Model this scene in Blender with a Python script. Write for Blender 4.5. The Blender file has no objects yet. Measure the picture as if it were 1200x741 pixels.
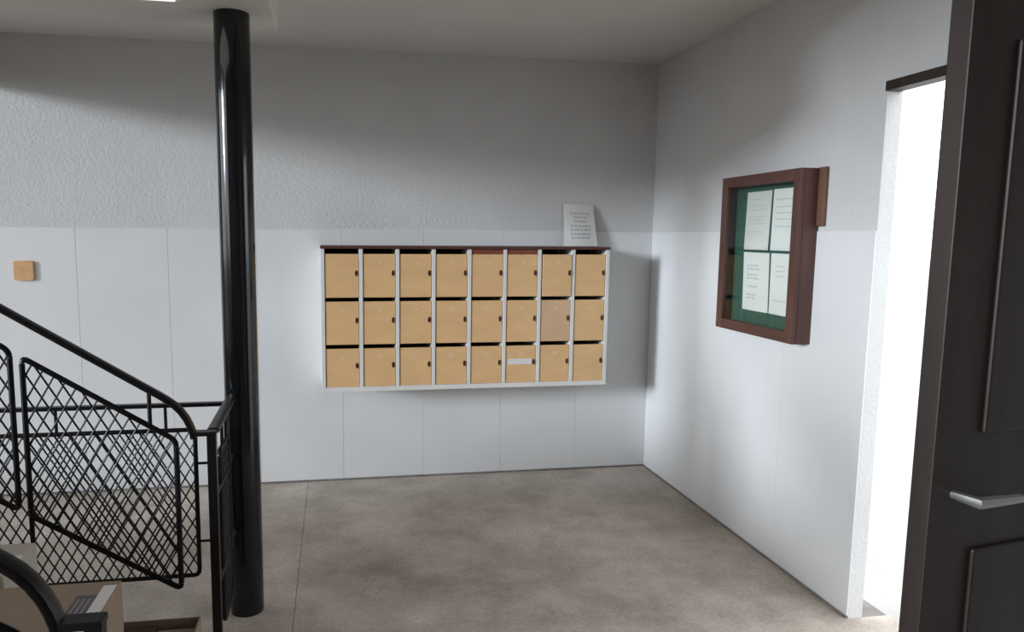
import bpy, bmesh, math, random
from mathutils import Vector, Matrix

random.seed(7)
scene = bpy.context.scene
col = scene.collection

# ------------------------------------------------------------------ camera
EYE = 1.5271
cam_d = bpy.data.cameras.new('camera')
cam = bpy.data.objects.new('camera', cam_d)
col.objects.link(cam)
cam_d.sensor_fit = 'HORIZONTAL'
cam_d.sensor_width = 36.0
cam_d.lens = 825.31 / 1200 * 36.0
cam_d.shift_x = (600 - 527) / 1200.0
cam_d.clip_start = 0.02
r = Vector((0.9871415, -0.1596925, 0.0070706))
u = Vector((0.0114153, 0.1145458, 0.9933524))
f = Vector((0.1594408, 0.9804986, -0.1148958))
cam.matrix_world = Matrix(((r.x, u.x, -f.x, 0), (r.y, u.y, -f.y, 0), (r.z, u.z, -f.z, EYE), (0, 0, 0, 1)))
scene.camera = cam

# ------------------------------------------------------------------ world, daylight, exposure
w = bpy.data.worlds.new('overcast_sky')
scene.world = w
w.use_nodes = True
bg = w.node_tree.nodes['Background']
bg.inputs['Color'].default_value = (0.92, 0.96, 1.0, 1)
bg.inputs['Strength'].default_value = 0.30
scene.view_settings.view_transform = 'Standard'
scene.view_settings.look = 'None'
scene.view_settings.gamma = 1.0
scene.view_settings.use_curve_mapping = False
scene.view_settings.exposure = 3.44

# low hazy sun behind thin cloud, coming in through the opening of the stair hall
SUN_AZ, SUN_EL = math.radians(22.5), math.radians(9.5)
sd = bpy.data.lights.new('hazy_sun', 'SUN')
sd.energy = 0.235
sd.angle = math.radians(9)
sd.color = (0.83, 0.91, 1.0)
so = bpy.data.objects.new('hazy_sun', sd)
so.rotation_euler = Vector((math.cos(SUN_EL) * math.cos(SUN_AZ), math.cos(SUN_EL) * math.sin(SUN_AZ), -math.sin(SUN_EL))).to_track_quat('-Z', 'Y').to_euler()
col.objects.link(so)

# room constants (metres; X along the back wall, Y away from the camera, Z up)
XR, YB, ZD, YD = 2.0157, 4.2972, 1.5512, 2.3874      # right wall, back wall, top of dado, end of right wall
XL, YF, HC = -4.2, -2.5, 2.6                         # left side, wall behind the camera, ceiling
YJ = 1.345                                           # near jamb of the entrance
ZS = 2.335                                           # dropped soffit above the pillar
OPEN_Y0, OPEN_Y1, OPEN_Z0, OPEN_Z1 = -1.5, 3.5, 0.5, 3.15   # high opening in the stair hall on the left
XE, YE, HH = -2.0, 1.9, 3.8                                   # edges of the low ceiling, ceiling of the stair hall


def portal(name, loc, rot, sx, sy):
    d = bpy.data.lights.new(name, 'AREA')
    d.shape = 'RECTANGLE'
    d.size, d.size_y = sx, sy
    d.cycles.is_portal = True
    o = bpy.data.objects.new(name, d)
    o.location, o.rotation_euler = loc, rot
    col.objects.link(o)


portal('daylight_portal_gallery', (XL + 0.01, (OPEN_Y0 + OPEN_Y1) / 2, (OPEN_Z0 + OPEN_Z1) / 2),
       (0, -math.pi / 2, 0), OPEN_Z1 - OPEN_Z0, OPEN_Y1 - OPEN_Y0)

portal('daylight_portal_entrance', (XR + 0.06, (YJ + YD) / 2, 1.05), (0, math.pi / 2, 0), 2.1, YD - YJ)

# ------------------------------------------------------------------ materials


def mat(name, color, rough=0.6, metal=0.0, spec=0.5, color2=None, nscale=6.0, detail=4.0, nstretch=(1, 1, 1),
        lo=0.35, hi=0.65, bump=0.0, bscale=200.0, coat=0.0):
    m = bpy.data.materials.new(name)
    m.use_nodes = True
    nt = m.node_tree
    b = nt.nodes['Principled BSDF']
    b.inputs['Base Color'].default_value = (*color, 1)
    b.inputs['Roughness'].default_value = rough
    b.inputs['Metallic'].default_value = metal
    b.inputs['Specular IOR Level'].default_value = spec
    b.inputs['Coat Weight'].default_value = coat
    tc = nt.nodes.new('ShaderNodeTexCoord')
    if color2 is not None:
        mp = nt.nodes.new('ShaderNodeMapping')
        mp.inputs['Scale'].default_value = nstretch
        nz = nt.nodes.new('ShaderNodeTexNoise')
        nz.inputs['Scale'].default_value = nscale
        nz.inputs['Detail'].default_value = detail
        rp = nt.nodes.new('ShaderNodeValToRGB')
        rp.color_ramp.elements[0].position = lo
        rp.color_ramp.elements[1].position = hi
        rp.color_ramp.elements[0].color = (*color, 1)
        rp.color_ramp.elements[1].color = (*color2, 1)
        nt.links.new(tc.outputs['Object'], mp.inputs['Vector'])
        nt.links.new(mp.outputs['Vector'], nz.inputs['Vector'])
        nt.links.new(nz.outputs['Fac'], rp.inputs['Fac'])
        nt.links.new(rp.outputs['Color'], b.inputs['Base Color'])
    if bump > 0:
        nb = nt.nodes.new('ShaderNodeTexNoise')
        nb.inputs['Scale'].default_value = bscale
        nb.inputs['Detail'].default_value = 3
        bp = nt.nodes.new('ShaderNodeBump')
        bp.inputs['Strength'].default_value = bump
        bp.inputs['Distance'].default_value = 0.01
        nt.links.new(tc.outputs['Object'], nb.inputs['Vector'])
        nt.links.new(nb.outputs['Fac'], bp.inputs['Height'])
        nt.links.new(bp.outputs['Normal'], b.inputs['Normal'])
    return m


M = {}
M['plaster'] = mat('stippled_plaster', (0.615, 0.615, 0.612), 0.75, color2=(0.645, 0.645, 0.642), nscale=3, bump=0.35, bscale=60)
M['panel'] = mat('painted_panel', (0.70, 0.71, 0.715), 0.55, color2=(0.75, 0.755, 0.755), nscale=1.6, bump=0.03, bscale=25)
M['ceiling'] = mat('ceiling_paint', (0.68, 0.655, 0.61), 0.85, color2=(0.72, 0.695, 0.65), nscale=2)
M['dark_grey'] = mat('dark_grey_brown', (0.16, 0.15, 0.14), 0.8, color2=(0.24, 0.22, 0.20), nscale=9)  # plain dark grey-brown for the wall-foot strips and the base under the slabs
M['black_gloss'] = mat('black_gloss_paint', (0.006, 0.008, 0.010), 0.11, spec=0.5, color2=(0.008, 0.010, 0.012), nscale=5, bump=0.02, bscale=14)
M['black_rail'] = mat('black_rail_paint', (0.005, 0.005, 0.006), 0.36, spec=0.3, color2=(0.009, 0.008, 0.009), nscale=30)
M['white_paint'] = mat('white_cabinet_paint', (0.74, 0.73, 0.70), 0.5, color2=(0.80, 0.79, 0.76), nscale=6)
M['tan'] = mat('tan_laminate', (0.74, 0.465, 0.225), 0.5, color2=(0.80, 0.51, 0.25), nscale=5, nstretch=(1, 1, 3))
M['tan_faded'] = mat('faded_tan_laminate', (0.66, 0.435, 0.255), 0.55, color2=(0.71, 0.47, 0.28), nscale=8)
M['dark_wood'] = mat('dark_stained_wood', (0.060, 0.022, 0.016), 0.5, color2=(0.11, 0.038, 0.026), nscale=14, nstretch=(1, 1, 8), lo=0.3, hi=0.7)
M['red_wood'] = mat('red_brown_flap', (0.19, 0.045, 0.025), 0.5, color2=(0.24, 0.06, 0.035), nscale=14, nstretch=(1, 6, 6))
M['case_wood'] = mat('red_mahogany', (0.066, 0.029, 0.023), 0.42, color2=(0.125, 0.052, 0.038), nscale=22, nstretch=(1, 1, 0.12), lo=0.3, hi=0.7)
M['case_wood_h'] = mat('red_mahogany_rail', (0.066, 0.029, 0.023), 0.42, color2=(0.125, 0.052, 0.038), nscale=22, nstretch=(1, 0.12, 1), lo=0.3, hi=0.7)
M['batten'] = mat('brown_batten', (0.13, 0.065, 0.042), 0.6, color2=(0.19, 0.095, 0.06), nscale=22, nstretch=(1, 1, 0.12))
M['felt'] = mat('green_felt', (0.020, 0.085, 0.062), 0.95, color2=(0.026, 0.10, 0.072), nscale=60, bump=0.2, bscale=500)
M['paper'] = mat('white_paper', (0.80, 0.80, 0.78), 0.8, color2=(0.84, 0.84, 0.82), nscale=4)
M['old_paper'] = mat('greyish_paper', (0.70, 0.69, 0.66), 0.8, color2=(0.76, 0.75, 0.72), nscale=6)
M['print'] = mat('grey_print', (0.47, 0.47, 0.47), 0.8)
M['print_faint'] = mat('faint_print', (0.60, 0.61, 0.60), 0.8)
M['number'] = mat('cream_number', (0.86, 0.70, 0.52), 0.6)
M['number_bright'] = mat('white_number', (0.86, 0.82, 0.76), 0.6)
M['lock'] = mat('bronze_lock', (0.07, 0.035, 0.015), 0.45, metal=0.4)
M['steel'] = mat('dull_steel', (0.45, 0.45, 0.44), 0.4, metal=0.9)
M['iron'] = mat('black_iron', (0.015, 0.013, 0.012), 0.6)
M['concrete'] = mat('stair_concrete', (0.30, 0.285, 0.27), 0.85, color2=(0.38, 0.365, 0.345), nscale=12, bump=0.2, bscale=120)
M['card'] = mat('brown_cardboard', (0.30, 0.225, 0.160), 0.85, color2=(0.34, 0.255, 0.185), nscale=8)
M['card_pale'] = mat('pale_cardboard', (0.52, 0.46, 0.40), 0.85, color2=(0.56, 0.50, 0.44), nscale=8)
M['card_dark'] = mat('dark_brown_wrap', (0.06, 0.032, 0.026), 0.7, color2=(0.085, 0.045, 0.035), nscale=9)
M['label_white'] = mat('white_sticker', (0.78, 0.75, 0.75), 0.6)
M['label_grey'] = mat('grey_printed_block', (0.13, 0.12, 0.13), 0.7)
M['label_stripe'] = mat('light_printed_stripe', (0.32, 0.30, 0.31), 0.7)
M['orange'] = mat('orange_tan_plate', (0.60, 0.33, 0.14), 0.5, color2=(0.68, 0.40, 0.18), nscale=20)
M['door'] = mat('dark_stained_door', (0.022, 0.015, 0.012), 0.5, color2=(0.035, 0.023, 0.018), nscale=16, nstretch=(1, 1, 0.1))
M['brick'] = mat('brown_brick', (0.34, 0.21, 0.14), 0.9, color2=(0.42, 0.28, 0.20), nscale=18)
M['asphalt'] = mat('dark_asphalt', (0.07, 0.07, 0.07), 0.9, color2=(0.10, 0.10, 0.10), nscale=5)
M['paving'] = mat('outdoor_paving', (0.42, 0.41, 0.39), 0.9, color2=(0.50, 0.49, 0.47), nscale=3)


def floor_material():
    m = bpy.data.materials.new('worn_concrete_floor')
    m.use_nodes = True
    nt = m.node_tree
    N, L = nt.nodes, nt.links
    b = N['Principled BSDF']
    b.inputs['Roughness'].default_value = 0.7
    b.inputs['Specular IOR Level'].default_value = 0.3
    tc = N.new('ShaderNodeTexCoord')

    def noise(scale, detail, rough=0.55, off=(0, 0, 0)):
        mp = N.new('ShaderNodeMapping')
        mp.inputs['Location'].default_value = off
        n = N.new('ShaderNodeTexNoise')
        n.inputs['Scale'].default_value = scale
        n.inputs['Detail'].default_value = detail
        n.inputs['Roughness'].default_value = rough
        L.new(tc.outputs['Object'], mp.inputs['Vector'])
        L.new(mp.outputs['Vector'], n.inputs['Vector'])
        return n.outputs['Fac']

    def ramp(src, lo, hi, c0, c1):
        r_ = N.new('ShaderNodeValToRGB')
        r_.color_ramp.elements[0].position = lo
        r_.color_ramp.elements[1].position = hi
        r_.color_ramp.elements[0].color = (*c0, 1)
        r_.color_ramp.elements[1].color = (*c1, 1)
        L.new(src, r_.inputs['Fac'])
        return r_.outputs['Color']

    def mul(a, b_, fac=1.0):
        mx = N.new('ShaderNodeMix')
        mx.data_type = 'RGBA'
        mx.blend_type = 'MULTIPLY'
        mx.inputs['Factor'].default_value = fac
        L.new(a, mx.inputs['A'])
        L.new(b_, mx.inputs['B'])
        return mx.outputs['Result']

    base = ramp(noise(1.7, 5, 0.6, (3.1, 0.4, 0)), 0.32, 0.68, (0.49, 0.425, 0.37), (0.65, 0.58, 0.515))
    blot = ramp(noise(4.2, 6, 0.65, (7.7, 2.0, 1)), 0.36, 0.60, (0.76, 0.75, 0.73), (1.04, 1.04, 1.04))
    grain = ramp(noise(60, 3, 0.7), 0.3, 0.7, (0.84, 0.84, 0.83), (1.12, 1.12, 1.12))
    c = mul(mul(base, blot), grain)
    # spilt, walked-in stains of their own shape, one in the middle of the hall
    mp = N.new('ShaderNodeMapping')
    mp.inputs['Location'].default_value = (-0.18, -3.02, 0)
    L.new(tc.outputs['Object'], mp.inputs['Vector'])
    nd = N.new('ShaderNodeTexNoise')
    nd.inputs['Scale'].default_value = 3.0
    nd.inputs['Detail'].default_value = 5
    L.new(tc.outputs['Object'], nd.inputs['Vector'])
    ad = N.new('ShaderNodeVectorMath')
    ad.operation = 'MULTIPLY_ADD'
    ad.inputs[1].default_value = (0.5, 0.5, 0)
    L.new(nd.outputs['Color'], ad.inputs[0])
    L.new(mp.outputs['Vector'], ad.inputs[2])
    sb = N.new('ShaderNodeVectorMath')
    sb.operation = 'SUBTRACT'
    sb.inputs[1].default_value = (0.25, 0.25, 0)
    L.new(ad.outputs['Vector'], sb.inputs[0])
    ln = N.new('ShaderNodeVectorMath')
    ln.operation = 'LENGTH'
    L.new(sb.outputs['Vector'], ln.inputs[0])
    st = ramp(ln.outputs['Value'], 0.05, 0.42, (0.70, 0.69, 0.67), (1, 1, 1))
    c = mul(c, st)
    L.new(c, b.inputs['Base Color'])
    bp = N.new('ShaderNodeBump')
    bp.inputs['Strength'].default_value = 0.25
    bp.inputs['Distance'].default_value = 0.004
    L.new(noise(90, 3), bp.inputs['Height'])
    L.new(bp.outputs['Normal'], b.inputs['Normal'])
    return m


M['floor'] = floor_material()


def glass_material():
    m = bpy.data.materials.new('clear_glass')
    m.use_nodes = True
    nt = m.node_tree
    for n in list(nt.nodes):
        nt.nodes.remove(n)
    out = nt.nodes.new('ShaderNodeOutputMaterial')
    tr = nt.nodes.new('ShaderNodeBsdfTransparent')
    tr.inputs['Color'].default_value = (0.965, 0.98, 0.97, 1)
    gl = nt.nodes.new('ShaderNodeBsdfGlossy')
    gl.inputs['Roughness'].default_value = 0.03
    lw = nt.nodes.new('ShaderNodeLayerWeight')
    pw = nt.nodes.new('ShaderNodeMath')
    pw.operation = 'POWER'
    pw.inputs[1].default_value = 5.0
    fr = nt.nodes.new('ShaderNodeMath')
    fr.operation = 'MULTIPLY_ADD'
    fr.inputs[1].default_value = 0.96
    fr.inputs[2].default_value = 0.02
    nt.links.new(lw.outputs['Facing'], pw.inputs[0])
    nt.links.new(pw.outputs[0], fr.inputs[0])
    mx = nt.nodes.new('ShaderNodeMixShader')
    nt.links.new(fr.outputs[0], mx.inputs['Fac'])
    nt.links.new(tr.outputs['BSDF'], mx.inputs[1])
    nt.links.new(gl.outputs['BSDF'], mx.inputs[2])
    nt.links.new(mx.outputs['Shader'], out.inputs['Surface'])
    return m


M['glass'] = glass_material()


def emission_material(name, color, strength):
    m = bpy.data.materials.new(name)
    m.use_nodes = True
    b = m.node_tree.nodes['Principled BSDF']
    b.inputs['Base Color'].default_value = (0.8, 0.8, 0.8, 1)
    b.inputs['Emission Color'].default_value = (*color, 1)
    b.inputs['Emission Strength'].default_value = strength
    return m


M['diffuser'] = emission_material('lit_diffuser', (1.0, 0.97, 0.92), 0.10)

# ------------------------------------------------------------------ mesh helpers


class MB:
    """collects shapes in one bmesh"""

    def __init__(self):
        self.bm = bmesh.new()

    def box(self, x0, x1, y0, y1, z0, z1, bevel=0.0):
        t = bmesh.new()
        bmesh.ops.create_cube(t, size=1.0)
        for v in t.verts:
            v.co = Vector(((x0 + x1) / 2 + v.co.x * (x1 - x0), (y0 + y1) / 2 + v.co.y * (y1 - y0), (z0 + z1) / 2 + v.co.z * (z1 - z0)))
        if bevel > 0:
            bmesh.ops.bevel(t, geom=t.edges[:], offset=bevel, segments=2, profile=0.5, affect='EDGES')
        self._merge(t)
        return self

    def tube(self, pts, rad, seg=8, closed=False):
        self.sweep(pts, [(math.cos(2 * math.pi * k / seg) * rad, math.sin(2 * math.pi * k / seg) * rad) for k in range(seg)], closed)
        return self

    def sweep(self, pts, prof, closed=False, up=Vector((0, 0, 1))):
        pts = [Vector(p_) for p_ in pts]
        n = len(pts)
        rings = []
        for i in range(n):
            a = pts[i - 1] if (i > 0 or closed) else pts[i]
            c = pts[(i + 1) % n] if (i < n - 1 or closed) else pts[i]
            t = (c - a).normalized()
            ref = up if abs(t.dot(up)) < 0.995 else Vector((0, 1, 0))
            side = t.cross(ref).normalized()
            top = side.cross(t).normalized()
            d0 = (pts[i] - a)
            k = 1.0
            if d0.length > 1e-9 and (c - pts[i]).length > 1e-9:
                cs = d0.normalized().dot((c - pts[i]).normalized())
                k = 1.0 / max(0.5, math.sqrt(max(0.0, (1 + cs) / 2)))
            rings.append([self.bm.verts.new(pts[i] + side * px * (k if abs(t.cross(up).dot(side)) < 2 else 1) + top * py * k) for px, py in prof])
        m_ = len(prof)
        for i in range(n if closed else n - 1):
            A, B = rings[i], rings[(i + 1) % n]
            for j in range(m_):
                self.bm.faces.new((A[j], A[(j + 1) % m_], B[(j + 1) % m_], B[j]))
        if not closed:
            self.bm.faces.new(rings[0][::-1])
            self.bm.faces.new(rings[-1])
        return self

    def cyl(self, c, rad, z0, z1, seg=48, axis='z'):
        a, b = [], []
        for k in range(seg):
            x, y = math.cos(2 * math.pi * k / seg) * rad, math.sin(2 * math.pi * k / seg) * rad
            if axis == 'z':
                a.append(self.bm.verts.new((c[0] + x, c[1] + y, z0)))
                b.append(self.bm.verts.new((c[0] + x, c[1] + y, z1)))
            elif axis == 'y':
                a.append(self.bm.verts.new((c[0] + x, z0, c[1] + y)))
                b.append(self.bm.verts.new((c[0] + x, z1, c[1] + y)))
            else:
                a.append(self.bm.verts.new((z0, c[0] + x, c[1] + y)))
                b.append(self.bm.verts.new((z1, c[0] + x, c[1] + y)))
        for k in range(seg):
            self.bm.faces.new((a[k], a[(k + 1) % seg], b[(k + 1) % seg], b[k]))
        self.bm.faces.new(a[::-1])
        self.bm.faces.new(b)
        return self

    def quad(self, *vs):
        self.bm.faces.new([self.bm.verts.new(v) for v in vs])
        return self

    def _merge(self, t):
        me = bpy.data.meshes.new('tmp')
        t.to_mesh(me)
        t.free()
        self.bm.from_mesh(me)
        bpy.data.meshes.remove(me)

    def build(self, name, m, parent=None, smooth=False, loc=None):
        bmesh.ops.recalc_face_normals(self.bm, faces=self.bm.faces[:])
        me = bpy.data.meshes.new(name)
        self.bm.to_mesh(me)
        self.bm.free()
        me.materials.append(M[m] if isinstance(m, str) else m)
        if smooth:
            for p_ in me.polygons:
                p_.use_smooth = True
            me.set_sharp_from_angle(angle=math.radians(40))
        o = bpy.data.objects.new(name, me)
        col.objects.link(o)
        if loc is not None:
            o.location = loc
        if parent is not None:
            o.parent = parent
            o.matrix_parent_inverse = Matrix.Translation(-world_loc(parent))
        return o


def world_loc(o):
    v = Vector(o.location)
    q = o.parent
    if q is not None:
        # every parent chain here is pure translation with the inverse set, so a child's location is already global
        return v
    return v


def box(name, m, x0, x1, y0, y1, z0, z1, parent=None, bevel=0.0):
    return MB().box(x0, x1, y0, y1, z0, z1, bevel).build(name, m, parent)


def thing(name, label, cat, loc=(0, 0, 0), group=None):
    o = bpy.data.objects.new(name, None)
    o.location = loc
    o.empty_display_size = 0.1
    col.objects.link(o)
    return tag(o, label, cat, group)


def tag(o, label, cat, group=None):
    o['label'] = label
    o['category'] = cat
    if group:
        o['group'] = group
    return o


def struct(o, label=None):
    o['kind'] = 'structure'
    if label:
        o['label'] = label
    return o


def stuff(o):
    o['kind'] = 'stuff'
    return o


# ------------------------------------------------------------------ setting: floor
fl = struct(box('floor', 'dark_grey', XL - 0.2, XR + 0.2, YF - 0.2, YB + 0.2, -0.20, -0.012), 'worn grey-brown concrete floor with one straight joint')
# slabs meet in a straight joint that runs towards the back wall
for x0, x1 in ((XL, -0.1815), (-0.1795, XR)):
    box('floor_slab', 'floor', x0, x1, YF, YB, -0.012, 0.0, fl)
WT = 0.07
box('floor_slab', 'floor', XR, XR + 0.199, YJ, YD, -0.012, 0.0, fl)
struct(box('ground_outside', 'paving', XR + 0.2, 40, -40, 40, -0.30, -0.015), 'pale paving outside the entrance')
struct(box('ground_yard', 'asphalt', -40, XR + 0.19, -40, 40, -0.30, -0.21), 'dark asphalt yard outside the gallery')

# ------------------------------------------------------------------ setting: back wall
wb = struct(box('wall_back', 'plaster', XL - 0.2, XR + 0.2, YB + 0.006, YB + 0.2, 0, HH), 'off-white back wall, stippled above a smooth panelled dado')
PX0 = 0.038
k0 = math.ceil((XL - PX0) / 0.5)
edges = [XL] + [PX0 + 0.497 * k for k in range(-8, 4)] + [XR]
edges = [e for e in edges if XL <= e <= XR]
for a, b_ in zip(edges[:-1], edges[1:]):
    box('wall_panel', 'panel', a + 0.0007, b_ - 0.0007, YB, YB + 0.008, 0.010, ZD, wb, bevel=0.0008)
struct(box('base_strip_back', 'dark_grey', XL, XR, YB - 0.003, YB + 0.007, 0.0, 0.012), 'thin dark strip along the foot of the back wall')  # dark grey-brown strip where the wall meets the floor

# ------------------------------------------------------------------ setting: right wall with entrance
wr = struct(MB().box(XR + 0.006, XR + WT, YD, YB + 0.006, 0, HH)
            .box(XR + 0.006, XR + WT, YJ, YD, 2.10, HH)
            .box(XR + 0.006, XR + WT, YF - 0.2, YJ, 0, HH).build('wall_right', 'plaster'), 'off-white right wall with notice case')
ye = [YD, 2.891, YB]
for a, b_ in zip(ye[:-1], ye[1:]):
    box('wall_panel', 'panel', XR, XR + 0.008, a + 0.0004, b_ - 0.0004, 0.010, ZD, wr)
box('wall_panel', 'panel', XR, XR + 0.008, YF, YJ - 0.05, 0.010, ZD, wr, bevel=0.0008)
struct(box('base_strip_right', 'dark_grey', XR - 0.003, XR + 0.007, YD, YB, 0.0, 0.012), 'thin dark strip along the foot of the right wall')
# entrance: doorway open to daylight; dark door leaf added to hide the bright outdoors
struct(MB().box(XR - 0.004, XR + 0.06, YJ - 0.05, YJ, 0, 2.10).box(XR - 0.004, XR + 0.06, YJ - 0.05, YD, 2.065, 2.10).build('trim_1', 'door'), 'dark frame of the entrance doorway')
DX0, DX1, DY0, DY1 = XR - 0.884, XR - 0.012, YJ - 0.044, YJ
d1 = struct(box('added_door', 'door', DX0, DX1, DY0, DY1, 0.008, 2.055, bevel=0.003), 'added dark timber door leaf standing open, hiding the bright outdoors')
for z0, z1 in ((0.22, 0.90), (1.14, 1.90)):
    for x0, x1 in ((DX0 + 0.12, DX0 + 0.40), (DX0 + 0.48, DX1 - 0.12)):
        box('door_panel', 'door', x0, x1, DY0 - 0.010, DY0 + 0.001, z0, z1, d1, bevel=0.006)
MB().tube([(DX0 + 0.06, DY0, 1.02), (DX0 + 0.06, DY0 - 0.05, 1.02), (DX0 + 0.17, DY0 - 0.055, 1.02)], 0.009).build('handle', 'steel', d1, True)
swing = Matrix.Translation((XR - 0.012, YJ, 0)) @ Matrix.Rotation(math.radians(9), 4, 'Z') @ Matrix.Translation((-(XR - 0.012), -YJ, 0))
for o_ in [d1] + list(d1.children):
    o_.data.transform(swing)

# ------------------------------------------------------------------ setting: left side (open gallery), wall behind camera, ceiling
struct(MB().box(XL - 0.2, XL, YF - 0.2, YB + 0.2, 0, OPEN_Z0).box(XL - 0.2, XL, YF - 0.2, YB + 0.2, OPEN_Z1, HH)
       .box(XL - 0.2, XL, YF - 0.2, OPEN_Y0, OPEN_Z0, OPEN_Z1).box(XL - 0.2, XL, OPEN_Y1, YB + 0.2, OPEN_Z0, OPEN_Z1)
       .build('wall_left', 'brick'), 'brown brick stair hall wall with a tall opening to daylight')
struct(box('wall_front', 'brick', XL - 0.2, XR + 0.2, YF - 0.2, YF, 0, HH), 'brown brick wall behind the camera')
struct(MB().box(XE, XR + 0.2, YE, YB + 0.2, HC, HH + 0.2).box(XL - 0.2, XE, YF - 0.2, YB + 0.2, HH, HH + 0.2).box(XE, XR + 0.2, YF - 0.2, YE, HH, HH + 0.2).build('ceiling', 'ceiling'), 'pale painted ceiling')
struct(MB().box(XE, -0.2157, YE, 3.013, ZS, HC, 0.004).box(XE, XE + 0.15, 3.013, YB + 0.006, ZS, HC).build('soffit', 'ceiling'), 'lowered pale soffit carried by the black pillar, with an added unseen beam')  # second box: unseen beam added to cut light off the upper back wall

# ------------------------------------------------------------------ pillar
pc = (-0.370, 2.818)
pil = thing('pillar', 'round glossy black steel pillar standing beside the stair railing', 'pillar', (pc[0], pc[1], 0))
MB().cyl(pc, 0.0655, 0.0, ZS, 64).build('shaft', 'black_gloss', pil, True)

# ------------------------------------------------------------------ ceiling light on the soffit
cl = thing('ceiling_light', 'square lit white ceiling light under the soffit left of the pillar', 'light', (-0.835, 2.32, ZS))
box('light_frame', 'white_paint', -1.155, -0.512, 2.005, 2.642, ZS - 0.02, ZS, cl, bevel=0.003)
box('diffuser', 'diffuser', -1.14, -0.529, 2.02, 2.626, ZS - 0.026, ZS - 0.0195, cl)

# ------------------------------------------------------------------ staircase
RIS, GO, SX = 0.17, 0.27, -0.43
SY0, SY1 = 1.10, 2.32
stc = thing('staircase', 'grey concrete stair flight rising to the left between two black railings', 'stairs', (SX, (SY0 + SY1) / 2, 0))
for i in range(5):
    x1 = SX - GO * i
    box('step', 'concrete', x1 - GO, x1, SY0, SY1, 0, RIS * (i + 1), stc, bevel=0.004)
box('landing', 'concrete', XL, SX - GO * 5, SY0, SY1, 0, RIS * 5, stc)

# ------------------------------------------------------------------ railings
SL = 0.633
RAILP = [(-0.0195, 0.002), (-0.016, 0.007), (-0.008, 0.009), (0.008, 0.009), (0.016, 0.007), (0.0195, 0.002), (0.0195, -0.005), (0.015, -0.009), (-0.015, -0.009), (-0.0195, -0.005)]


def hz(x):
    return 1.0204 + (-0.5361 - x) * SL


def round_corners(poly, rad, seg=5):
    """poly: closed list of Vectors in one plane"""
    out = []
    n = len(poly)
    for i in range(n):
        p0, p1, p2 = Vector(poly[i - 1]), Vector(poly[i]), Vector(poly[(i + 1) % n])
        a, b_ = p1 + (p0 - p1).normalized() * rad, p1 + (p2 - p1).normalized() * rad
        for k in range(seg + 1):
            t = k / seg
            out.append(a * (1 - t) ** 2 + p1 * 2 * t * (1 - t) + b_ * t * t)
    return out


def clip_line(poly, p_, d):
    """clip 2-D line p + t d to a convex polygon"""
    t0, t1 = -1e9, 1e9
    n = len(poly)
    area = sum(poly[i][0] * poly[(i + 1) % n][1] - poly[(i + 1) % n][0] * poly[i][1] for i in range(n))
    s = 1 if area > 0 else -1
    for i in range(n):
        ax, ay = poly[i]
        bx, by = poly[(i + 1) % n]
        nx, ny = -(by - ay) * s, (bx - ax) * s
        num = nx * (p_[0] - ax) + ny * (p_[1] - ay)
        den = nx * d[0] + ny * d[1]
        if abs(den) < 1e-12:
            if num < 0:
                return None
            continue
        t = -num / den
        if den > 0:
            t0 = max(t0, t)
        else:
            t1 = min(t1, t)
    return (t0, t1) if t1 - t0 > 0.006 else None


def mesh_panel(parent, poly2, to3, frame_r, wire_r=0.0031, pitch=0.041, ang=60):
    """rounded tube frame with a diagonal wire mesh inside"""
    pts = round_corners([to3(*q) for q in poly2], 0.022)
    MB().tube(pts, frame_r, 8, True).build('panel_frame', 'black_rail', parent, True)
    mb = MB()
    xs = [q[0] for q in poly2]
    zs = [q[1] for q in poly2]
    for sgn in (1, -1):
        d = (math.cos(math.radians(ang)), sgn * math.sin(math.radians(ang)))
        x = min(xs) - 2.0
        while x < max(xs) + 2.0:
            c = clip_line(poly2, (x, min(zs)), d)
            if c:
                a = (x + d[0] * c[0], min(zs) + d[1] * c[0])
                b_ = (x + d[0] * c[1], min(zs) + d[1] * c[1])
                mb.tube([to3(*a), to3(*b_)], wire_r, 5)
            x += pitch
    stuff(mb.build('wire_mesh', 'black_rail', parent))


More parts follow.
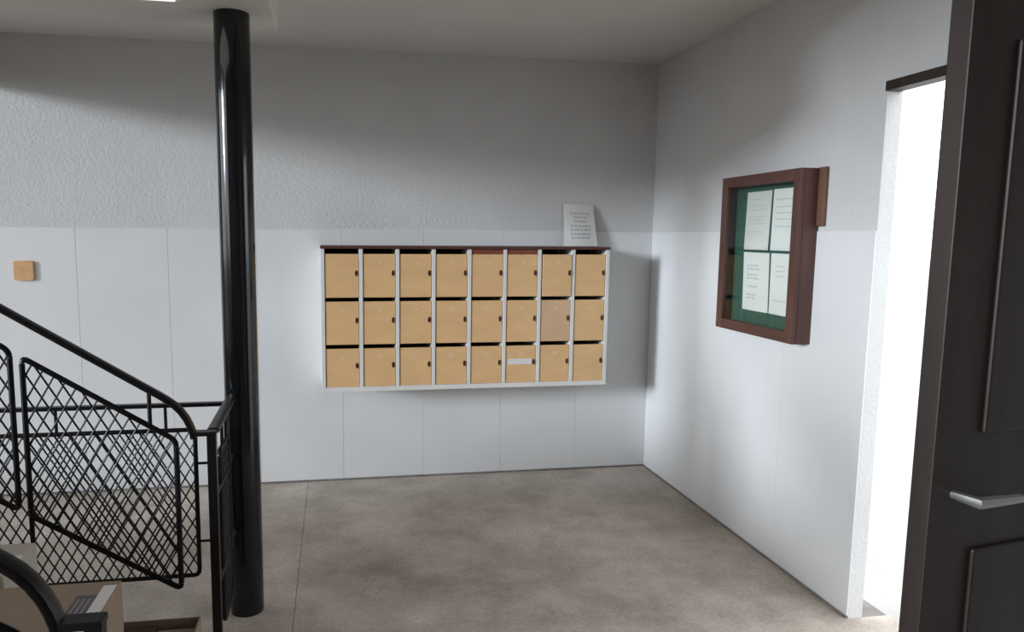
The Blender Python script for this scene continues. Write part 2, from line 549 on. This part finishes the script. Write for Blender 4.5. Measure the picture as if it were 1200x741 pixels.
def flight_railing(Y, label, in_y):
    t = thing('stair_railing', label, 'railing', (-0.392, Y, 0), 'railings on both sides of the stair flight')
    # handrail: sloped run, goose-neck down to the newel
    xe = -1.90
    pts = [(xe, Y, hz(xe)), (-1.2, Y, hz(-1.2)), (-0.60, Y, hz(-0.60)), (-0.545, Y, hz(-0.545)), (-0.520, Y, 1.009), (-0.499, Y, 0.992), (-0.481, Y, 0.972),
           (-0.466, Y, 0.949), (-0.455, Y, 0.925), (-0.448, Y, 0.903), (-0.445, Y, 0.886)]
    MB().sweep(pts, RAILP).build('handrail', 'black_rail', t, True)
    box('rail_end', 'black_rail', -0.450, -0.376, Y - 0.018, Y + 0.018, 0.8925, 0.9065, t, bevel=0.003)
    box('newel_post', 'black_rail', -0.406, -0.378, Y - 0.014, Y + 0.014, 0.0, 0.892, t, bevel=0.002)
    to3 = lambda a, b_: Vector((a, Y, b_))
    # three mesh panels along the slope
    for k, (xa, xb) in enumerate(((-0.932, -0.500), (-1.42, -0.965), (-1.80, -1.46))):
        zt = lambda x: hz(x) - 0.1185
        zb = lambda x: 0.388 + (-0.500 - x) * 0.625
        poly = [(xa, zb(xa)), (xb, zb(xb)), (xb, min(zt(xb), 9)), (xa, zt(xa))]
        mesh_panel(t, poly, to3, 0.0088)
        for xs_ in ((-0.575,) if k == 0 else (xa + 0.07, xb - 0.07)):
            MB().tube([(xs_, Y, zt(xs_)), (xs_, Y, hz(xs_) - 0.01)], 0.0065).build('rail_bracket', 'black_rail', t, True)
        step = math.floor((SX - xa) / GO) + 1
        MB().tube([(xa, Y, zb(xa)), (xa, Y, RIS * step - 0.002)], 0.0075).build('foot_bracket', 'black_rail', t, True)
    return t


flight_railing(2.26, 'black stair railing with mesh panel, the one farther from the camera beside the pillar', 1)
flight_railing(1.156, 'thick curved black stair handrail in the bottom left corner, nearest the camera', -1)

lr = thing('landing_railing', 'level black mesh guard railing running left from the round pillar behind the stairs', 'railing', (-0.40, 2.68, 0))
LY = 2.68
MB().sweep([(-3.2, LY, 0.893), (-0.412, LY, 0.893)], [(-0.012, -0.007), (0.012, -0.007), (0.012, 0.007), (-0.012, 0.007)]).build('top_rail', 'black_rail', lr)
MB().sweep([(-0.392, 2.282, 0.9), (-0.400, 2.70, 0.9), (-0.398, 2.765, 0.9)], RAILP).build('return_rail', 'black_rail', lr, True)
to3 = lambda a, b_: Vector((a, LY, b_))
for xa, xb in ((-1.62, -0.525), (-2.80, -1.70)):
    mesh_panel(lr, [(xa, 0.222), (xb, 0.228), (xb, 0.797), (xa, 0.797)], to3, 0.0085)
    for xs_ in (xb - 0.102, xb - 0.479, xb - 0.86):
        MB().tube([(xs_, LY, 0.797), (xs_, LY, 0.888)], 0.006).build('rail_bracket', 'black_rail', lr, True)
    for xs_ in (xb - 0.02, xa + 0.02):
        if xs_ < -0.6:
            MB().tube([(xs_, LY, 0.225), (xs_, LY, 0.0)], 0.009).build('post', 'black_rail', lr, True)
for z in (0.667, 0.362):
    MB().tube([(-0.525, LY, z), (-0.43, LY, z), (-0.405, 2.765, z)], 0.005).build('tie_bar', 'black_rail', lr, True)
    MB().tube([(-0.394, 2.272, z), (-0.400, 2.765, z)], 0.005).build('tie_bar', 'black_rail', lr, True)
toy = lambda a, b_: Vector((-0.400, a, b_))
mesh_panel(lr, [(2.445, 0.165), (2.635, 0.165), (2.635, 0.785), (2.445, 0.785)], toy, 0.0085)
for y in (2.50, 2.585):
    MB().tube([(-0.400, y, 0.785), (-0.399, y, 0.89)], 0.006).build('rail_bracket', 'black_rail', lr, True)

# ------------------------------------------------------------------ mail cabinet
MX = [-0.0711, 0.1419, 0.349, 0.557, 0.766, 0.976, 1.1843, 1.3907, 1.6031]
MYF, MYB = 4.0, YB
Z_TOP, Z_LID, Z_BOT = 1.4600, 1.4440, 0.6270
rows = [(1.1690, 1.4150), (0.9000, 1.1460), (0.6560, 0.8760)]
mc = thing('mail_cabinet', 'white wall-hung mail cabinet with 24 tan locker doors in three rows', 'mailboxes', (0.766, MYB, Z_BOT))
for i, x in enumerate(MX):
    nm = 'side_panel' if i in (0, 8) else 'divider'
    box(nm, 'white_paint', x - 0.0105, x + 0.0105, MYF, MYB, Z_BOT + 0.0285, Z_LID, mc, bevel=0.0015)
box('bottom_panel', 'white_paint', MX[0] - 0.0105, MX[-1] + 0.0105, MYF - 0.001, MYB, Z_BOT, Z_BOT + 0.028, mc, bevel=0.0015)
box('lid', 'dark_wood', MX[0] - 0.0125, MX[-1] + 0.0115, MYF - 0.006, MYB, Z_LID + 0.0005, Z_TOP, mc, bevel=0.0015)
box('back_panel', 'dark_wood', MX[0], MX[-1], MYB - 0.012, MYB - 0.002, Z_BOT + 0.03, Z_LID, mc)
for i in range(8):
    for (z0, z1) in rows[:2]:
        box('shelf', 'dark_wood', MX[i] + 0.011, MX[i + 1] - 0.011, MYF + 0.03, MYB - 0.012, z0 - 0.004, z0 + 0.004, mc)


def text_mesh(name, s, size, m, parent, loc):
    cu = bpy.data.curves.new(name, 'FONT')
    cu.body = s
    cu.size = size
    cu.align_x = 'CENTER'
    cu.resolution_u = 2
    tmp = bpy.data.objects.new('tmp', cu)
    col.objects.link(tmp)
    me = bpy.data.meshes.new_from_object(tmp.evaluated_get(bpy.context.evaluated_depsgraph_get()))
    bpy.data.objects.remove(tmp)
    bpy.data.curves.remove(cu)
    for v in me.vertices:
        v.co = Vector((v.co.x, 0, v.co.y))
    me.name = name
    me.materials.clear()
    me.materials.append(M[m])
    o = bpy.data.objects.new(name, me)
    col.objects.link(o)
    for v in me.vertices:
        v.co += Vector(loc)
    if parent is not None:
        o.parent = parent
        o.matrix_parent_inverse = Matrix.Translation(-world_loc(parent))
    return o


num = 4
for rI, (z0, z1) in enumerate(rows):
    for i in range(8):
        x0, x1 = MX[i] + 0.0135, MX[i + 1] - 0.0135
        m = 'tan'
        if (rI, i) == (1, 6):
            m = 'tan_faded'
        off = 0.004 if (rI, i) != (0, 6) else -0.004
        dx = 0.004 if (rI, i) == (0, 6) else 0.0
        y0 = MYF + off
        dr = MB().box(x0 + dx, x1, y0, y0 + 0.016, z0, z1, 0.0012).build('door', m, mc)
        if (rI, i) == (1, 6):
            dr['label'] = 'faded greyish locker door'
        if (rI, i) == (2, 5):
            dr['label'] = 'locker door with a white name sticker'
        # lock: small dark oval escutcheon with a cam knob
        lx, lz = x1 - 0.012, z1 - 0.108 if rI < 2 else z1 - 0.098
        lk = MB()
        seg = 14
        ra = [lk.bm.verts.new((lx + math.cos(2 * math.pi * k / seg) * 0.0070, y0 - 0.004, lz + math.sin(2 * math.pi * k / seg) * 0.0155)) for k in range(seg)]
        rb = [lk.bm.verts.new((lx + math.cos(2 * math.pi * k / seg) * 0.0085, y0 + 0.0005, lz + math.sin(2 * math.pi * k / seg) * 0.0175)) for k in range(seg)]
        for k in range(seg):
            lk.bm.faces.new((ra[k], ra[(k + 1) % seg], rb[(k + 1) % seg], rb[k]))
        lk.bm.faces.new(ra)
        lk.box(lx - 0.0018, lx + 0.0018, y0 - 0.0065, y0 - 0.0035, lz - 0.008, lz + 0.008)
        lk.build('lock', 'lock', dr)
        if not (rI == 0 and i == 0):
            text_mesh('door_number', str(num), 0.030, 'number_bright' if (rI, i) == (2, 3) else 'number', dr,
                      ((x0 + x1) / 2 + (0.006 if rI == 0 else 0), y0 - 0.0006, z1 - 0.058))
        if (rI, i) == (2, 5):
            box('name_sticker', 'label_white', x0 + 0.013, x1 - 0.024, y0 - 0.0010, y0 - 0.0002, z1 - 0.112, z1 - 0.078, dr)
        if rI == 0 and i in (4, 5):
            box('slot_flap', 'red_wood', x0, x1, MYF + 0.006, MYF + 0.012, z1 + 0.0015, Z_LID - 0.001, mc)
        num += 1

# ------------------------------------------------------------------ sheets of paper


def print_lines(mb, lines, fn, eps):
    """lines: list of (u0, u1, v, h) in sheet units; fn(u, v, eps) -> point"""
    for (u0, u1, v, h) in lines:
        uu = u0
        while uu < u1:
            wl = random.uniform(0.07, 0.16)
            ue = min(u1, uu + wl)
            mb.quad(fn(uu, v, eps), fn(ue, v, eps), fn(ue, v + h, eps), fn(uu, v + h, eps))
            uu = ue + 0.028


def sheet(name, parent, m, fn, lines, mprint, label=None, cat=None, group=None, nx=6, nz=8):
    mb = MB()
    g = [[mb.bm.verts.new(fn(i / nx, j / nz, 0)) for i in range(nx + 1)] for j in range(nz + 1)]
    h = [[mb.bm.verts.new(fn(i / nx, j / nz, -0.0006)) for i in range(nx + 1)] for j in range(nz + 1)]
    for j in range(nz):
        for i in range(nx):
            mb.bm.faces.new((g[j][i], g[j][i + 1], g[j + 1][i + 1], g[j + 1][i]))
            mb.bm.faces.new((h[j][i], h[j + 1][i], h[j + 1][i + 1], h[j][i + 1]))
    rim = [(j, 0) for j in range(nz + 1)] + [(nz, i) for i in range(1, nx + 1)] + [(j, nx) for j in range(nz - 1, -1, -1)] + [(0, i) for i in range(nx - 1, 0, -1)]
    for a, b_ in zip(rim, rim[1:] + rim[:1]):
        mb.bm.faces.new((g[a[0]][a[1]], g[b_[0]][b_[1]], h[b_[0]][b_[1]], h[a[0]][a[1]]))
    o = mb.build(name, m, parent, True)
    if label:
        tag(o, label, cat, group)
    if lines:
        pm = MB()
        print_lines(pm, lines, fn, 0.0007)
        stuff(pm.build('printed_text', mprint, o))
    return o


# notice standing on the mail cabinet, leaning on the wall
def notice_fn(u_, v_, e):
    x = 1.4145 + 0.196 * u_ + (1 - v_) ** 2 * (-0.006 + 0.020 * u_)
    z = Z_TOP + 0.001 + 0.264 * v_ - 0.006 * u_ * v_
    y = YB - 0.050 + 0.044 * v_ ** 1.3 - 0.012 * math.sin(math.pi * u_) * (1 - 0.6 * v_) - 0.012 * u_ * (1 - v_)
    return Vector((x, y - e, z))


ls = [(0.20, 0.85, 0.755, 0.045), (0.30, 0.74, 0.665, 0.045), (0.32, 0.72, 0.565, 0.045), (0.20, 0.82, 0.455, 0.045), (0.18, 0.84, 0.365, 0.045), (0.20, 0.82, 0.265, 0.045), (0.22, 0.80, 0.175, 0.045)]
sheet('paper_notice', None, 'old_paper', notice_fn, ls, 'print', 'curled white paper notice propped on top of the mail cabinet', 'notice')

# ------------------------------------------------------------------ notice case on the right wall
T = 0.090
CX0, CX1 = XR - T, XR
CY0, CY1, CZ0, CZ1 = 2.716, 3.328, 1.068, 1.816
nc = thing('notice_case', 'glazed dark mahogany notice case with green felt on the right wall', 'notice board', (XR, (CY0 + CY1) / 2, CZ0))
FW = 0.050
# case sides
box('case_side', 'case_wood', CX0 + 0.022, CX1, CY0, CY0 + 0.022, CZ0, CZ1, nc, bevel=0.002)
box('case_side', 'case_wood', CX0 + 0.022, CX1, CY1 - 0.022, CY1, CZ0, CZ1, nc, bevel=0.002)
box('case_top', 'case_wood_h', CX0 + 0.022, CX1, CY0 + 0.022, CY1 - 0.022, CZ1 - 0.022, CZ1, nc, bevel=0.002)
box('case_bottom', 'case_wood_h', CX0 + 0.022, CX1, CY0 + 0.022, CY1 - 0.022, CZ0, CZ0 + 0.022, nc, bevel=0.002)
# glazed door of the case
df = MB().box(CX0, CX0 + 0.0215, CY0, CY0 + FW, CZ0, CZ1, 0.003).build('door_stile', 'case_wood', nc)
MB().box(CX0, CX0 + 0.0215, CY1 - FW, CY1, CZ0, CZ1, 0.003).build('door_stile', 'case_wood', nc)
MB().box(CX0, CX0 + 0.0215, CY0 + FW, CY1 - FW, CZ1 - FW, CZ1, 0.003).build('door_rail', 'case_wood_h', nc)
MB().box(CX0, CX0 + 0.0215, CY0 + FW, CY1 - FW, CZ0, CZ0 + FW, 0.003).build('door_rail', 'case_wood_h', nc)
box('glass_pane', 'glass', CX0 + 0.010, CX0 + 0.013, CY0 + FW, CY1 - FW, CZ0 + FW, CZ1 - FW, nc)
box('felt_backing', 'felt', CX1 - 0.020, CX1 - 0.012, CY0 + 0.022, CY1 - 0.022, CZ0 + 0.022, CZ1 - 0.022, nc)
for z in (1.445, 1.222):
    MB().box(CX0 + 0.026, CX0 + 0.062, CY1 - 0.0265, CY1 - 0.0225, z - 0.018, z + 0.018, 0.001).cyl((CY1 - 0.028, z), 0.004, CX0 + 0.030, CX0 + 0.058, 10, 'x').build('hinge', 'iron', nc)


def sheet_fn(ya, yb, za, zb, sk=0.0):
    def fn(u_, v_, e):
        return Vector((CX1 - 0.0225 - e - 0.004 * (1 - v_) * math.sin(math.pi * u_), ya + (yb - ya) * u_ + sk * (1 - v_), za + (zb - za) * v_))
    return fn


txt = [(0.14, 0.62, 0.86, 0.02), (0.12, 0.86, 0.74, 0.02), (0.12, 0.82, 0.68, 0.02), (0.12, 0.85, 0.56, 0.02), (0.12, 0.80, 0.50, 0.02), (0.12, 0.84, 0.44, 0.02), (0.12, 0.78, 0.30, 0.02), (0.12, 0.60, 0.24, 0.02)]
txt2 = [(0.12, 0.86, 0.82, 0.02), (0.12, 0.80, 0.70, 0.02), (0.12, 0.84, 0.60, 0.02), (0.12, 0.74, 0.50, 0.02), (0.12, 0.82, 0.38, 0.02)]
txt3 = [(0.16, 0.62, 0.76, 0.03), (0.16, 0.66, 0.70, 0.03), (0.16, 0.60, 0.60, 0.03), (0.16, 0.64, 0.54, 0.03), (0.16, 0.60, 0.40, 0.03), (0.16, 0.56, 0.26, 0.03), (0.16, 0.50, 0.20, 0.03)]
txt4 = [(0.20, 0.50, 0.78, 0.02), (0.20, 0.50, 0.70, 0.02), (0.20, 0.50, 0.62, 0.02), (0.12, 0.60, 0.22, 0.02)]
grp = 'sheets pinned in the notice case'
for (ya, yb, za, zb, sk, tx, mm, lab) in (
        (3.208, 3.012, 1.465, 1.741, 0.010, txt, 'old_paper', 'slightly grey printed sheet, upper left of the four in the notice case'),
        (2.998, 2.795, 1.465, 1.744, 0.006, txt2, 'paper', 'white printed sheet, upper right of the four in the notice case'),
        (3.214, 3.006, 1.172, 1.452, -0.010, txt3, 'paper', 'white printed sheet, lower left of the four in the notice case'),
        (2.992, 2.785, 1.172, 1.452, -0.004, txt4, 'paper', 'white printed sheet, lower right of the four in the notice case')):
    sheet('notice_sheet', None, mm, sheet_fn(ya, yb, za, zb, sk), tx, 'print_faint', lab, 'paper', grp)

tag(box('wooden_batten', 'batten', XR - 0.010, XR + 0.006, 2.672, 2.7155, 1.574, 1.818, bevel=0.002), 'short brown wooden batten on the wall beside the notice case', 'batten')

# ------------------------------------------------------------------ small plate on the back wall at the far left
pl = MB()
pp = []
for (cx, cz, a0) in ((-1.690, 1.352, 0), (-1.765, 1.352, 90), (-1.765, 1.267, 180), (-1.690, 1.267, 270)):
    for k in range(7):
        a = math.radians(a0 + 15 * k)
        pp.append((cx + 0.013 * math.cos(a), cz + 0.013 * math.sin(a)))
fa = [pl.bm.verts.new((x, YB - 0.014, z)) for x, z in pp]
fb = [pl.bm.verts.new((x, YB + 0.001, z)) for x, z in pp]
pl.bm.faces.new(fa)
pl.bm.faces.new(fb[::-1])
for k in range(len(pp)):
    pl.bm.faces.new((fa[k], fa[(k + 1) % len(pp)], fb[(k + 1) % len(pp)], fb[k]))
tag(pl.build('wall_plate', 'orange'), 'small orange-tan rounded plate on the back wall, far left', 'wall plate')

# ------------------------------------------------------------------ cartons standing on the stairs
c1 = thing('cardboard_box', 'closed brown carton with a white and grey label on its top, on the stairs', 'box', (-0.76, 1.70, 0.34))
bx = (-0.950, -0.575, 1.46, 1.912, 0.3405, 0.600)
box('carton_body', 'card', *bx, c1, bevel=0.003)
box('label_sticker', 'label_white', -0.612, -0.579, 1.50, 1.885, 0.6002, 0.6010, c1)
lb = box('printed_block', 'label_grey', -0.662, -0.613, 1.50, 1.838, 0.6002, 0.6010, c1)
for x in (-0.651, -0.638, -0.625):
    box('printed_stripe', 'label_stripe', x - 0.002, x + 0.002, 1.52, 1.82, 0.6010, 0.6014, lb)

c2 = thing('open_carton', 'shallow open-topped carton holding a dark brown parcel, at the foot of the stairs', 'box', (-0.56, 2.06, 0.17))
X0, X1, Y0, Y1, ZA, ZB = -0.694, -0.434, 1.78, 2.212, 0.1705, 0.316
tk = 0.005
box('carton_side', 'card', X0, X1, Y1 - tk, Y1, ZA, ZB, c2)
box('carton_side', 'card', X0, X1, Y0, Y0 + tk, ZA, ZB, c2)
box('carton_side', 'card', X0, X0 + tk, Y0 + tk, Y1 - tk, ZA, ZB, c2)
box('carton_side', 'card', X1 - tk, X1, Y0 + tk, Y1 - tk, ZA, ZB, c2)
box('carton_base', 'card', X0 + tk, X1 - tk, Y0 + tk, Y1 - tk, ZA, ZA + tk, c2)
tag(box('parcel', 'card_dark', X0 + 0.012, X0 + 0.130, Y0 + 0.03, Y1 - 0.012, ZA + tk, ZB - 0.012, bevel=0.004), 'dark brown wrapped parcel inside the open carton', 'parcel')
tag(box('packet', 'card', X0 + 0.136, X1 - 0.012, Y0 + 0.03, Y1 - 0.03, ZA + tk, ZB - 0.02, bevel=0.003), 'plain tan packet beside the dark parcel in the open carton', 'packet')

c3 = thing('pale_carton', 'pale cardboard box higher up the stairs at the left edge', 'box', (-1.02, 2.03, 0.51))
box('carton_body', 'card_pale', -1.16, -0.872, 1.925, 2.135, 0.5105, 0.625, c3, bevel=0.003)
box('tape', 'label_white', -1.16, -0.872, 2.015, 2.050, 0.6252, 0.6256, c3)
